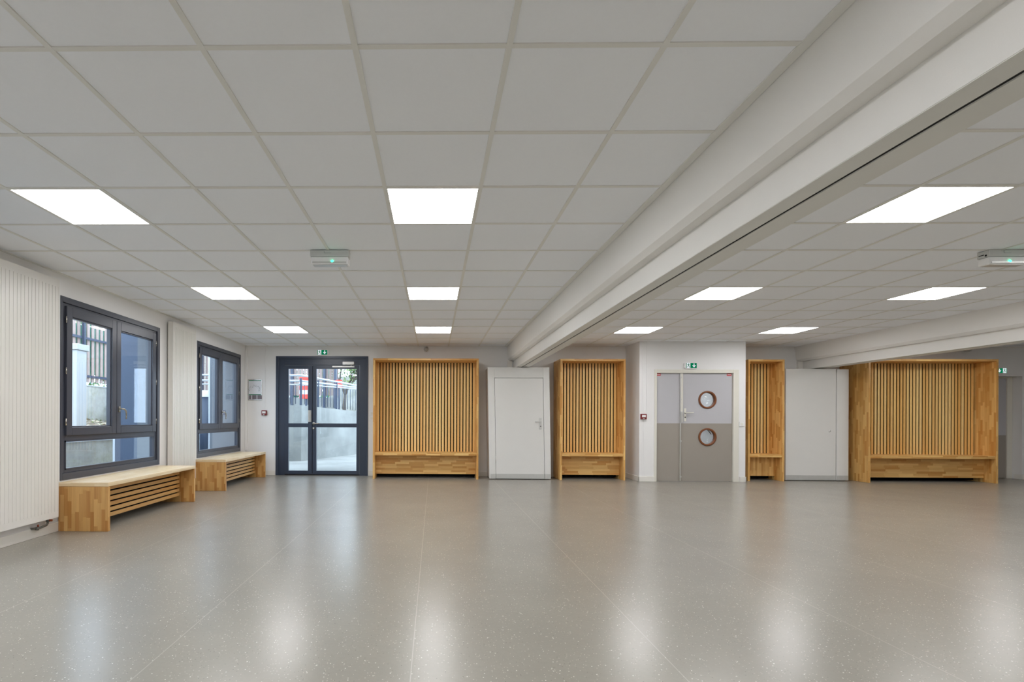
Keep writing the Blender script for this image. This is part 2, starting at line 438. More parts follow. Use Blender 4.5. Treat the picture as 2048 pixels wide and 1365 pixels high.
# ------------------------------------------------------------------ windows
def ring(m, x0, x1, ya, yb, za, zb, w, mi=0):
    """rectangular frame in the YZ plane, members w = (near, far, bottom, top)"""
    m.box(x0, ya, za, x1, ya+w[0], zb, mi=mi); m.box(x0, yb-w[1], za, x1, yb, zb, mi=mi)
    m.box(x0, ya+w[0], za, x1, yb-w[1], za+w[2], mi=mi); m.box(x0, ya+w[0], zb-w[3], x1, yb-w[1], zb, mi=mi)
def window(n, ya, yb):
    r = struct_empty('window_%d' % n, (XL, (ya+yb)/2, WZ0))
    m = MB(); ring(m, XL-.07, XL+.006, ya, yb, WZ0, WZ1, (.03, .06, .07, .06)); m.build('window_casing', 'anth', r, bev=.003)
    a, b, z0, z1 = ya+.03, yb-.06, WZ0+.07, WZ1-.06
    m = MB(); ring(m, XL-.075, XL-.012, a, b, z0, z1, (.055, .05, .035, .04))
    m.box(XL-.075, a+.055, .90, XL-.012, b-.05, .955); m.build('window_frame', 'anth', r, bev=.003)
    ym = (ya+yb)/2 - .03
    s0, s1, q0, q1 = a+.05, b-.045, .955, z1-.03
    for k, (c, d) in enumerate(((s0, ym-.003), (ym+.003, s1))):
        m = MB(); ring(m, XL-.06, XL+.012, c, d, q0, q1, (.08, .08, .085, .10))
        ring(m, XL-.045, XL-.004, c+.08, d-.08, q0+.085, q1-.10, (.012, .012, .012, .012))
        s = m.build('window_sash', 'anth', r, bev=.004)
        one(XL-.040, c+.086, q0+.091, XL-.034, d-.086, q1-.106).build('glass_pane', 'glass', s)
        hy = c-.004 if k == 0 else d+.004
        for hz in (q0+.14, (q0+q1)/2, q1-.14):
            g = MB(); g.tube([(XL+.006, hy, hz-.035), (XL+.006, hy, hz+.035)], .008); g.build('hinge', 'chrome', s)
        if k == 1:
            g = MB(); hy = c+.038; hz = 1.235
            g.box(XL+.012, hy-.016, hz-.03, XL+.022, hy+.016, hz+.04)
            g.tube([(XL+.02, hy, hz+.012), (XL+.055, hy, hz+.012), (XL+.062, hy+.02, hz+.01), (XL+.062, hy+.055, hz-.006), (XL+.06, hy+.07, hz-.04), (XL+.058, hy+.072, hz-.09), (XL+.058, hy+.066, hz-.11)], [.01, .01, .010, .0095, .009, .0085, .007], 10)
            g.build('window_handle', 'chrome', s)
    m = MB(); m.box(XL-.045, a+.055, z0+.035, XL-.006, a+.067, .90); m.box(XL-.045, b-.062, z0+.035, XL-.006, b-.05, .90)
    m.box(XL-.045, a+.055, z0+.035, XL-.006, b-.05, z0+.047); m.box(XL-.045, a+.055, .888, XL-.006, b-.05, .90)
    lo = m.build('lower_light', 'anth', r)
    one(XL-.040, a+.062, z0+.042, XL-.034, b-.057, .893).build('glass_pane', 'glass', lo)
    one(XL-.32, ya, WZ0-.02, XL-.075, yb, WZ0+.03).build('window_sill', 'galv', r)
    one(XL-.299, yb-.012, WZ0+.031, XL-.076, yb-.001, WZ1).build('outer_reveal', 'greyclad', r)
for n, (a, b) in enumerate(WIN): window(n+1, a, b)

# ------------------------------------------------------------------ door_1 glazed door to the yard
x0, x1, zt = D1
d1 = struct_empty('door_1', ((x0+x1)/2, YB, 0))
def ringy(m, y0, y1, xa, xb, za, zb, w, mi=0):
    m.box(xa, y0, za, xa+w[0], y1, zb, mi=mi); m.box(xb-w[1], y0, za, xb, y1, zb, mi=mi)
    if w[2]: m.box(xa+w[0], y0, za, xb-w[1], y1, za+w[2], mi=mi)
    m.box(xa+w[0], y0, zb-w[3], xb-w[1], y1, zb, mi=mi)
m = MB(); ringy(m, YB-.01, YB+.09, x0, x1, 0, zt, (.055, .055, 0, .05)); m.build('door_casing', 'anth2', d1, bev=.003)
m = MB(); ringy(m, YB+.012, YB+.10, x0+.05, x1-.05, 0, zt-.045, (.125, .12, 0, .13)); m.build('door_frame', 'anth2', d1, bev=.004)
one(x0+.17, YB+.02, 0, x1-.17, YB+.12, .022).build('threshold', 'gasket', d1)
lz0, lz1 = .025, 2.207
one(-2.450, YB+.03, .03, -2.412, YB+.062, 2.2).build('meeting_seal', 'gasket', d1)
for k, (a, b, ga, gb) in enumerate(((-2.99, -2.437, -2.912, -2.518), (-2.425, -1.488, -2.350, -1.545))):
    m = MB(); f0, f1 = YB+.005, YB+.07
    m.box(a, f0, lz0, ga, f1, lz1); m.box(gb, f0, lz0, b, f1, lz1)
    m.box(ga, f0, lz0, gb, f1, .092); m.box(ga, f0, 2.138, gb, f1, lz1); m.box(ga, f0, .965, gb, f1, 1.043)
    lf = m.build('door_leaf', 'anth2', d1, bev=.003)
    for za, zb in ((.092, .965), (1.043, 2.138)):
        one(ga-.006, YB+.032, za-.006, gb+.006, YB+.040, zb+.006).build('glass_pane', 'glass', lf)
    if k == 0:
        g = MB(); g.box(-2.508, YB-.03, 1.07, -2.472, YB+.006, 1.305); g.box(-2.470, YB-.016, 1.07, -2.450, YB+.006, 1.305)
        g.build('latch_box', 'alu', lf, bev=.003)
    else:
        g = MB(); g.lathe([(0.001, -.012), (.026, -.012), (.028, 0), (.001, 0)], (-2.403, YB+.005, 1.04))
        g.tube([(-2.403, YB, 1.04), (-2.403, YB-.05, 1.04), (-2.39, YB-.058, 1.04), (-2.28, YB-.058, 1.04)], .010)
        g.build('door_handle', 'chrome', lf)
        g = MB(); g.lathe([(0.001, -.02), (.02, -.02), (.024, 0), (.001, 0)], (-2.403, YB+.005, .945))
        g.build('lock_cylinder', 'chrome', lf)
        g = MB(); g.box(-2.03, YB-.016, 2.163, -1.59, YB+.006, 2.192); g.tube([(-1.66, YB-.012, 2.19), (-1.64, YB-.012, 2.225)], .008)
        g.build('closer_rail', 'alu', lf, bev=.003)
g = MB(); g.box(-1.823, YB-.045, 2.215, -1.592, YB+.012, 2.277); g.build('door_closer', 'alu', d1, bev=.006)

# ------------------------------------------------------------------ door_2 double door with portholes in the boxed-out wall
d2 = struct_empty('door_2', ((DD[0]+DD[1])/2, BY, 0))
m = MB(); ringy(m, BY-.012, BY+.13, DD[0]-.012, DD[1]+.012, 0, DD[2]+.012, (.045, .10, 0, .065)); m.build('door_frame', 'frame', d2, bev=.003)
LX = (4.118, 4.556, 5.512); ZT = 2.004; ZS = 1.078
PH = ((5.062, 1.515), (5.064, .826)); PR = .140
def leaf_with_holes(xa, xb, za, zb, holes, parent, name, mat, y0, y1):
    m = MB(); m.box(xa, y0, za, xb, y1, zb)
    o = m.build(name, mat, parent)
    cut = []
    for hx, hz in holes:
        c = MB(); c.lathe([(PR, -.3), (PR, .3)], (hx, (y0+y1)/2, hz), seg=48, closed=False)
        k = len(c.v)
        a = [i for i in range(0, k, 2)]; b = [i+1 for i in range(0, k, 2)]
        for idx in (a, b): c.f.append(idx); c.uv.append([(0, 0)]*len(idx)); c.mi.append(0); c.sm.append(False)
        co = c.build('cutter', mat, parent); cut.append(co)
        md = o.modifiers.new('hole', 'BOOLEAN'); md.object = co; md.operation = 'DIFFERENCE'; md.solver = 'EXACT'
    if cut:
        bpy.context.view_layer.update()
        dg = bpy.context.evaluated_depsgraph_get()
        nm = bpy.data.meshes.new_from_object(o.evaluated_get(dg), depsgraph=dg)
        o.modifiers.clear(); o.data = nm
        for c in cut: bpy.data.objects.remove(c, do_unlink=True)
    return o
ly0, ly1 = BY+.03, BY+.075
for k, (a, b) in enumerate(((LX[0], LX[1]-.002), (LX[1]+.002, LX[2]))):
    lf = leaf_with_holes(a, b, ZS, ZT, [PH[0]] if k else [], d2, 'door_leaf', 'doorup', ly0, ly1)
    leaf_with_holes(a, b, .008, ZS, [PH[1]] if k else [], lf, 'lower_panel', 'doordn', ly0, ly1)
    m = MB(); sx = a+.0 if k == 0 else b-.095
    m.box(sx, ly0-.001, ZT-.045, sx+.085, ly0, ZT-.002, mi=0)
    for q in range(6): m.box(sx+.012+q*.011, ly0-.0015, ZT-.030, sx+.020+q*.011, ly0-.0008, ZT-.016, mi=1)
    m.build('warning_sticker', ['sticker', 'white'], lf)
    if k:
        for hx, hz in PH:
            m = MB(); m.lathe([(.133, -.014), (.138, -.020), (.158, -.020), (.165, -.012), (.166, 0), (PR, 0), (PR, .05), (.133, .05)], (hx, ly0, hz), seg=56)
            rg = m.build('porthole_ring', 'ringwood', lf)
            m = MB(); m.lathe([(.001, .036), (.1335, .036), (.1335, .042), (.001, .042)], (hx, ly0, hz), seg=48, closed=False); m.build('porthole_glass', 'glass', rg)
        m = MB(); m.box(4.632, ly0-.008, 1.115, 4.672, ly0, 1.355)
        hp = m.build('handle_plate', 'frame', lf, bev=.004)
        m = MB(); m.tube([(4.652, ly0-.005, 1.272), (4.652, ly0-.05, 1.272), (4.665, ly0-.056, 1.272), (4.785, ly0-.056, 1.276)], .010); m.build('door_handle', 'frame', hp)
        m = MB(); m.tube([(4.652, ly0-.012, 1.19), (4.652, ly0-.004, 1.19)], .012); m.tube([(4.652, ly0-.0125, 1.268), (4.652, ly0-.006, 1.268)], .014); m.build('keyhole', 'black', hp)
    else:
        m = MB(); m.box(4.556, ly0-.022, 1.10, 4.607, ly0-.001, ZT-.003); m.box(4.556, ly0-.008, .01, 4.575, ly0-.001, 1.10)
        ag = m.build('meeting_bar', 'frame', lf, bev=.003)
        m = MB()
        for z in (1.93, 1.52, .75, .09): m.box(4.548, ly0-.03, z-.015, 4.578, ly0-.012, z+.015)
        m.tube([(4.562, ly0-.024, .02), (4.562, ly0-.024, 2.0)], .006)
        m.box(4.556, ly0-.04, 1.09, 4.59, ly0-.014, 1.30)
        m.build('bolt_rod', 'alu', ag, bev=.002)

# ------------------------------------------------------------------ door_3 in the recess beside the large cabinet
d3 = struct_empty('door_3', (11.0, YB+.18, 0))
m = MB(); ringy(m, YB+.16, YB+.24, D3[0]+.01, D3[1]-.005, 0, D3[2]-.002, (.10, .10, 0, .03)); m.build('door_frame', 'frame', d3, bev=.004)
lf = one(D3[0]+.11, YB+.18, .86, 11.417, YB+.22, 1.99).build('door_leaf', 'doorup', d3)
one(D3[0]+.11, YB+.18, .008, 11.417, YB+.22, .86).build('lower_panel', 'doordn', lf)

# ------------------------------------------------------------------ ceiling light panels
def make_light(loc, label):
    r = thing('ceiling_light', loc, label, 'ceiling light', 'square light panels in the ceiling grid')
    x, y, z = loc
    m = MB()
    for a in ((-.291, -.291, .291, -.284), (-.291, .284, .291, .291), (-.291, -.284, -.284, .284), (.284, -.284, .291, .284)):
        m.box(x+a[0], y+a[1], z-.006, x+a[2], y+a[3], z)
    m.build('light_frame', 'trimwhite', r)
    one(x-.284, y-.284, z-.004, x+.284, y+.284, z-.001).build('diffuser', 'lamp', r)
    return r
cols = (('left', -2.4125), ('mid', -.0125), ('right', 3.29), ('far', 5.69))
rows = ((3.476, 'near'), (5.876, 'second'), (8.276, 'back'))
names = {
 ('left', 0): 'large bright ceiling panel above the window wall, nearest on the left',
 ('mid', 0): 'large bright ceiling panel nearest the centre, in front of the emergency luminaire',
 ('right', 0): 'largest bright ceiling panel right of the diagonal beam',
 ('far', 0): 'bright ceiling panel over the right foreground, outside the frame edge',
 ('left', 1): 'middle one of the ceiling panels in the row above the windows',
 ('mid', 1): 'middle ceiling panel of the central row, beyond the emergency luminaire',
 ('right', 1): 'ceiling panel close to the right side of the long beam, second in its row',
 ('far', 1): 'ceiling panel at far right, next to the second beam',
 ('left', 2): 'small distant ceiling panel in front of the exit sign over the glazed door',
 ('mid', 2): 'small distant ceiling panel above the wide slatted cabinet left of the beam',
 ('right', 2): 'small distant ceiling panel near the boxed-out wall, right of the long beam',
 ('far', 2): 'small distant ceiling panel above the narrow slatted cabinet',
}
m = None
LZ = ztile
first = None
for cn, cx in cols:
    for ri, (ry, rn) in enumerate(rows):
        if first is None: first = make_light((cx, ry, LZ), names[(cn, ri)])
        else: dup(first, (cx, ry, LZ), names[(cn, ri)])
for cn, cx in cols:
    for ry, rn in ((1.076, 'first'), (-1.324, 'second')): dup(first, (cx, ry, LZ), 'ceiling panel of the %s row behind the viewpoint, %s column' % (rn, {'mid': 'central', 'far': 'rightmost'}.get(cn, cn)))
for ry, rn in ((1.076, 'rearmost'), (3.476, 'nearer'), (5.876, 'middle'), (8.276, 'farthest')): dup(first, (9.12, ry, LZ), rn+' ceiling panel added unseen beyond the second beam to light that area')  # unseen panels, added to light the section past the second beam
dup(first, (5.2, 11.2, LZ), 'ceiling light panel in the corridor behind the porthole doors')

# ------------------------------------------------------------------ emergency luminaires
def emergency(x0, y0, label, ledx):
    r = thing('emergency_luminaire', (x0+.165, y0+.05, H), label, 'emergency light', 'emergency luminaires under the ceiling')
    m = MB(); m.box(x0, y0, H-.055, x0+.33, y0+.1, H); m.build('housing', 'clear', r, bev=.004)
    m = MB(); m.box(x0+.004, y0+.003, H-.12, x0+.326, y0+.098, H-.056); cv = m.build('diffuser_cover', 'white', r, bev=.008)
    m = MB(); m.box(x0+.02, y0+.02, H-.1225, x0+.31, y0+.085, H-.1195); m.build('lens_strip', 'alu', cv)
    m = MB(); m.box(x0+.02, y0-.003, H-.112, x0+.31, y0+.004, H-.100); m.build('reflector_strip', 'alu', cv)
    m = MB(); m.lathe([(.001, -.006), (.009, -.005), (.011, 0), (.001, 0)], (x0+ledx, y0+.001, H-.098), seg=16, closed=False)
    m.build('indicator_light', 'led', r)
    m = MB(); m.box(x0+.12, y0-.0015, H-.028, x0+.18, y0, H-.026); m.box(x0+.12, y0-.0015, H-.028, x0+.122, y0, H-.008); m.build('clip_mark', 'ink', r)
    m = MB(); m.box(x0-.0015, y0+.02, H-.05, x0, y0+.035, H-.035)
    for q in range(5): m.box(x0-.0015, y0+.042+q*.009, H-.037, x0, y0+.048+q*.009, H-.029)
    m.build('end_plate_print', 'black', r)
emergency(-1.066, 4.345, 'emergency luminaire with green indicator, left of the central ceiling panels', .19)
emergency(4.675, 4.355, 'emergency luminaire with green indicator at the right edge of the picture', .17)

# ------------------------------------------------------------------ exit signs
def exit_sign(x0, x1, z0, z1, y, label, flip=False):
    r = thing('exit_sign', ((x0+x1)/2, y, z0), label, 'exit sign', 'lit green exit signs')
    m = MB(); h = (z1-z0)/2; cz = (z0+z1)/2; pts = []
    c = .035
    pts = [(x0, cz-h*.55), (x0+c*.4, z0+.01), (x0+c, z0), (x1-c, z0), (x1-c*.4, z0+.01), (x1, cz-h*.55), (x1, cz+h*.55), (x1-c*.4, z1-.01), (x1-c, z1), (x0+c, z1), (x0+c*.4, z1-.01), (x0, cz+h*.55)]
    m.ext(pts, y, y-.035, 'y'); m.build('sign_housing', 'white', r, bev=.004)
    X = lambda u: (x1-.03-u*(x1-x0-.06)) if flip else (x0+.03+u*(x1-x0-.06))
    Z = lambda v: z0+.012+v*(z1-z0-.024)
    yf = y-.0365
    m = MB(); m.box(X(0), yf, Z(0), X(1), yf+.001, Z(1)); m.build('sign_face', 'signgreen', r)
    def poly(mb, P, yy=yf-.001): mb.face([(X(u), yy, Z(v)) for u, v in P])
    m = MB(); poly(m, [(.06, 0), (.40, 0), (.40, 1), (.06, 1)]); m.build('doorway_symbol', 'signwhite', r, fix=False)
    m = MB(); y2 = yf-.002
    P = lambda *a: poly(m, a, y2)
    P((.235, .80), (.275, .80), (.285, .87), (.275, .94), (.235, .94), (.225, .87))
    P((.19, .74), (.26, .78), (.28, .50), (.20, .46))
    P((.25, .76), (.33, .60), (.35, .66), (.27, .80)); P((.19, .74), (.10, .66), (.11, .60), (.20, .66))
    P((.22, .50), (.28, .50), (.35, .30), (.34, .06), (.30, .06), (.30, .28)); P((.20, .50), (.25, .46), (.18, .22), (.09, .20), (.09, .27), (.15, .29))
    m.build('running_figure', 'signgreen', r, fix=False)
    m = MB(); P((.70, .90), (.78, .90), (.78, .45), (.86, .62), (.91, .52), (.74, .12), (.57, .52), (.62, .62), (.70, .45))
    m.build('arrow_symbol', 'signwhite', r, fix=False)
exit_sign(-2.355, -2.10, 2.402, 2.52, YB, 'lit exit sign with arrow pointing down, above the glazed door')
exit_sign(4.606, 4.862, 2.083, 2.202, BY, 'lit exit sign with arrow pointing down, above the porthole double door')
exit_sign(10.965, 11.222, 2.070, 2.188, YB, 'lit exit sign half hidden behind the large cabinet at the right', True)

# ------------------------------------------------------------------ fire call points, their conduits, plan, switches
def callpoint(x, z, y, label):
    r = thing('fire_call_point', (x, y, z), label, 'fire alarm button', 'red fire call points')
    one(x-.052, y-.045, z-.05, x+.052, y, z+.05).build('call_box', 'red', r, bev=.005)
    one(x-.036, y-.048, z-.012, x+.032, y-.044, z+.028).build('break_glass', 'white', r)
    one(x-.020, y-.05, z-.045, x+.012, y-.044, z-.030).build('test_key', 'alu', r)
callpoint(-3.388, 1.25, YB, 'red fire call point below the evacuation plan, left of the glazed door')
callpoint(3.868, 1.20, BY, 'red fire call point on the boxed-out wall, left of the porthole door')
tag(one(-3.386, YB-.012, 1.30, -3.370, YB, H-.003).build('cable_conduit', 'wall', loc=(-3.378, YB, 1.3), bev=.002), 'thin white cable conduit running from ceiling to the call point near the glazed door', 'conduit')
tag(one(3.925, BY-.010, 1.25, 3.937, BY, H-.003).build('cable_conduit', 'wall', loc=(3.93, BY, 1.25), bev=.002), 'thin white cable conduit on the boxed-out wall above the call point', 'conduit')
tag(one(XL+.002, YB-.05, .5, XL+.045, YB-.002, H-.003).build('corner_trunking', 'wall', loc=(XL+.02, YB, .5), bev=.004), 'white trunking in the corner between window and evacuation plan', 'trunking')
r = thing('evacuation_plan', (-3.6, YB, 1.5), 'framed evacuation plan with green bands on the wall left of the glazed door', 'wall plan')
xa, xb, za, zb = -3.722, -3.440, 1.500, 1.918
m = MB(); m.box(xa, YB-.015, za, xb, YB-.001, zb); m.build('plan_frame', 'chrome', r, bev=.003)
m = MB(); m.box(xa+.012, YB-.017, za+.012, xb-.012, YB-.0145, zb-.012); sh = m.build('plan_sheet', 'paper', r)
one(xa+.02, YB-.0185, zb-.032, xb-.02, YB-.0168, zb-.016).build('green_band', 'green', sh); one(xa+.02, YB-.0185, za+.105, xb-.02, YB-.0168, za+.120).build('green_band', 'green', sh)
m = MB()
for (p, q) in ((.02, .075), (.085, .18), (.19, .285)): m.box(xa+p, YB-.0182, za+.02, xa+q-.005, YB-.0168, za+.102)
m.build('picture_strip', 'ink2', sh)
m = MB()
for k in range(70):
    a = PI*(k/70)*1.15 - .25; rr = .095 + random.uniform(-.025, .02)
    px, pz = (xa+xb)/2 + rr*math.cos(a)*1.05, 1.70 + rr*math.sin(a)
    w, h = random.uniform(.003, .012), random.uniform(.002, .008)
    m.box(px-w, YB-.0182, pz-h*.5, px+w*.3, YB-.0168, pz+h*.5)
m.build('floor_drawing', 'ink', sh)
def switch(x, z, y, label, side=False):
    r = thing('wall_switch', (x, y, z), label, 'switch')
    if side:
        one(x, y-.04, z-.04, x+.022, y+.04, z+.04).build('switch_plate', 'white', r, bev=.004); return
    one(x-.042, y-.014, z-.042, x+.042, y, z+.042).build('switch_plate', 'white', r, bev=.004)
    one(x-.024, y-.017, z-.024, x+.024, y-.013, z+.024).build('switch_key', 'trimwhite', r, bev=.002)
switch(5.668, 1.065, BY, 'square white switch on the strip of wall right of the porthole door')
switch(BX1, 1.062, BY+.10, 'white switch box on the outer corner beside the narrow cabinet', True)
switch(-1.235, 1.245, YB, 'white switch between the glazed door and the wide cabinet, upper of two')
switch(-1.235, 1.145, YB, 'white switch between the glazed door and the wide cabinet, lower of two')

# sounders
def sounder(x, z, y, mat, label):
    r = thing('alarm_sounder', (x, y, z), label, 'alarm sounder')
    m = MB(); m.lathe([(.001, -.02), (.055, -.02), (.06, 0), (.001, 0)], (x, y, z), seg=32, closed=False); m.build('sounder_base', mat, r)
    m = MB(); m.lathe([(.001, -.075), (.022, -.072), (.040, -.055), (.046, -.02)], (x, y, z), seg=32, closed=False); m.build('sounder_dome', 'alu', r)
    m = MB()
    for k in range(8):
        a = k*PI/4; m.tube([(x+.03*math.cos(a), y-.062, z+.03*math.sin(a)), (x+.046*math.cos(a), y-.03, z+.046*math.sin(a))], .004, 6)
    m.build('sounder_grille', 'grey', r)
sounder(-.155, 2.527, YB, 'white', 'round alarm sounder on the wall above the wide cabinet left of the beam')
r = thing('smoke_detector', (10.37, YB-.1, H-.06), 'round cream detector under the ceiling above the large right cabinet', 'smoke detector')
m = MB(); m.lathe([(.001, 0), (.085, 0), (.09, -.018), (.075, -.03), (.001, -.03)], (10.37, YB-.1, H-.022), 'z', closed=False); m.build('detector_base', 'frame', r)
m = MB(); m.lathe([(.06, 0), (.055, -.03), (.03, -.045), (.001, -.045)], (10.37, YB-.1, H-.052), 'z', closed=False); m.build('detector_chamber', 'alu', r)

# ------------------------------------------------------------------ window benches (radiator covers)
def make_bench(y0, y1, label):
    xf, xb, h, t = -3.25, XL+.017, .49, .038
    r = thing('window_bench', ((xf+xb)/2, (y0+y1)/2, 0), label, 'bench', 'wooden benches under the windows')
    one(xb, y0, h-.04, xf, y1, h, g='y').build('bench_top', 'woodtop', r, bev=.003)
    one(xb, y0+.001, 0, xf-.001, y0+t, h-.041, g='z').build('side_panel', 'wood', r, bev=.003)
    one(xb, y1-t, 0, xf-.001, y1-.001, h-.041, g='z').build('side_panel', 'wood', r, bev=.003)
    m = MB()
    for k in range(6):
        z = .085+.0577*k; m.box(-3.466, y0+t+.002, z, -3.45, y1-t-.002, z+.041, g='y', vo=31+k+.3+(50 if y0 > 7 else 0))
    m.build('slat_grille', 'bslat', r, bev=.002)
    one(-3.50, y0+t+.002, .09, -3.485, y1-t-.002, h-.045).build('backing_board', 'backing', r)
    return r
make_bench(5.03, 6.893, 'light wooden bench with dark slatted front under the nearer window')
make_bench(7.905, 9.80, 'light wooden bench with slatted front under the farther window near the corner')

# ------------------------------------------------------------------ radiators
def radiator(y0, y1, z0, z1, label, valve=False):
    xf = -3.67
    r = thing('radiator', (XL, (y0+y1)/2, z0), label, 'radiator', 'tall white panel radiators')
    m = MB(); m.box(XL+.025, y0, z0, xf-.0035, y1, z1); m.build('radiator_body', 'radiator', r, bev=.006)
    m = MB(); n = int(round((y1-y0-.03)/.0417)); p = (y1-y0-.03)/n
    m.box(xf-.004, y0+.001, z1-.075, xf, y1-.001, z1-.001); m.box(xf-.004, y0+.001, z0+.001, xf, y1-.001, z0+.06)
    m.box(xf-.004, y0+.001, z0+.06, xf, y0+.017, z1-.075); m.box(xf-.004, y1-.017, z0+.06, xf, y1-.001, z1-.075)
    for k in range(n): m.box(xf-.004, y0+.015+p*k+.004, z0+.059, xf, y0+.015+p*(k+1)-.004, z1-.074)
    m.build('ribbed_front', 'radiator', r)
    if valve:
        m = MB(); yv = y1-.075
        m.tube([(XL+.05, yv, z0), (XL+.05, yv, z0-.045), (XL+.05, yv-.015, z0-.062), (XL+.05, yv-.10, z0-.07), (XL+.01, yv-.16, z0-.07)], .010)
        m.tube([(XL+.05, yv, z0-.005), (XL+.05, yv, z0-.035)], .016); m.tube([(XL+.05, yv-.13, z0-.085), (XL+.05, yv-.13, z0-.055)], .014)
        v = m.build('valve_pipe', 'grey', r)
        m = MB(); m.tube([(XL+.05, yv, z0-.02), (XL+.085, yv+.012, z0-.02)], .011); m.build('valve_cap', 'copper', v); m = MB(); m.tube([(XL+.05, yv-.12, z0-.055), (XL+.05, yv-.12, z0-.035)], .008)
        m.build('valve_cap', 'copper', v)
radiator(3.95, 4.925, .165, 2.487, 'tall white ribbed radiator at the left edge, beside the nearer window', True)
radiator(7.095, 7.79, .21, 2.50, 'tall white ribbed radiator between the two windows')

# ------------------------------------------------------------------ slatted wooden cabinets with seat
def cabinet(x0, x1, yf, h, label, slat0, apron_g='x', seed=0, joints=False):
    t = .038; yb = YB-.018; ys = yf+.37; ya = yf+.21
    r = thing('slatted_bench_cabinet', ((x0+x1)/2, (yf+yb)/2, 0), label, 'wooden alcove seat', 'wooden alcove seats with vertical slats')
    one(x0, yf, 0, x0+t, yb, h-t, g='z').build('side_panel', 'woodside', r, bev=.002)
    one(x1-t, yf, 0, x1, yb, h-t, g='z').build('side_panel', 'woodside', r, bev=.002)
    one(x0, yf, h-t+.001, x1, yb, h, g='x').build('top_panel', 'woodside', r, bev=.002)
    one(x0+t, yf+.008, .447, x1-t, ys+.03, .50, g='x').build('seat', 'woodside', r, bev=.003)
    one(x0+t, ya, .078, x1-t, ya+.022, .446, g=apron_g).build('front_board', 'woodside', r)
    m = MB(); n = int((x1-x0-2*t+.018)/.0605); p = .0605; off = ((x1-x0-2*t)-(n*p-.018))/2
    for k in range(n):
        a = x0+t+off+k*p; m.box(a, ys, .50, a+.0415, ys+.010, h-t-.001, g='z', vo=seed*60+k+5.3)
    m.build('slat_screen', 'slat', r, bev=.0015)
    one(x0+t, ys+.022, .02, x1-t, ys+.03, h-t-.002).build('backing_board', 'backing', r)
    if joints:
        m = MB()
        for z in (.95+.10, 1.60+.10):
            for k in range(n-1): m.box(x0+t+off+k*p+.0415, ys+.008, z-.5*.03+.55*0, x0+t+off+(k+1)*p, ys+.02, z+.015, g='x')
        m.build('slat_spacers', 'slat', r)
cabinet(-1.152, .846, 9.61, 2.285, 'wide wooden alcove seat with vertical slats, between glazed door and white partition door', 0, seed=1)
cabinet(2.375, 3.595, 9.59, 2.28, 'medium-width wooden alcove seat just left of the boxed-out wall', 0, seed=2)
cabinet(5.875, 6.545, 9.59, 2.277, 'narrowest wooden alcove seat, right of the porthole double door', 0, 'z', seed=3)
cabinet(7.975, 10.318, 9.45, 2.275, 'largest wooden alcove seat at the far right of the hall', 0, seed=4)

# ------------------------------------------------------------------ stacked movable partition panels
pw = thing('movable_partition', (1.63, 9.9, 0), 'stacked white movable partition with a hinged door and lever handle, under the long beam', 'movable partition')
xa, xb, ya = 1.06, 2.222, 9.65
SH = -.040
def sp(m, name, mat, parent, bev=0):
    m.shear(SH, 2.1); return m.build(name, mat, parent, bev=bev)
dx0, dx1, dz1 = 1.187, 2.10, 1.922
m = MB(); m.box(xa, ya, .012, dx0-.005, ya+.09, 2.125); m.box(dx1+.005, ya, .012, xb, ya+.09, 2.125); m.box(dx0-.005, ya, dz1+.005, dx1+.005, ya+.09, 2.125)
fp = sp(m, 'front_panel', 'panel', pw, .003)
m = MB(); m.box(dx0, ya+.004, .02, dx1, ya+.06, dz1); dl = sp(m, 'door_leaf', 'panel', pw, .003)
m = MB(); m.box(dx0-.004, ya+.07, .01, dx1+.004, ya+.088, dz1+.004); sp(m, 'dark_gap', 'gasket', pw)
m = MB(); m.box(dx0+.001, ya-.003, .014, dx1-.001, ya+.003, .108); m.box(dx0+.045, ya-.0045, .05, dx0+.095, ya-.003, .085); sp(m, 'kick_strip', 'kick', dl, .001)
m = MB(); m.box(xa+.02, ya-.003, .012, dx0-.006, ya+.001, .108); m.box(dx1+.006, ya-.003, .012, xb-.002, ya+.001, .108); sp(m, 'kick_strip', 'kick', fp, .001)
m = MB()
for z in (1.53, .38): m.tube([(dx0-.004, ya-.006, z-.06), (dx0-.004, ya-.006, z+.06)], .008)
sp(m, 'hinge', 'panel', dl)
m = MB(); m.box(2.015, ya-.006, .95, 2.06, ya+.004, 1.165); hp = sp(m, 'handle_plate', 'alu', dl, .004)
m = MB(); m.tube([(2.035, ya, 1.095), (2.035, ya-.05, 1.095), (2.02, ya-.056, 1.095), (1.93, ya-.056, 1.093)], .010); sp(m, 'lever_handle', 'alu', hp)
m = MB(); m.tube([(2.04, ya-.009, 1.01), (2.04, ya-.004, 1.01)], .009); sp(m, 'keyhole', 'black', hp)
for k in range(4):
    y = ya+.10+k*.095; m = MB(); m.box(xa+.01, y, .012, xb-.01, y+.088, 2.12); sp(m, 'stacked_panel', 'panel', pw, .004)

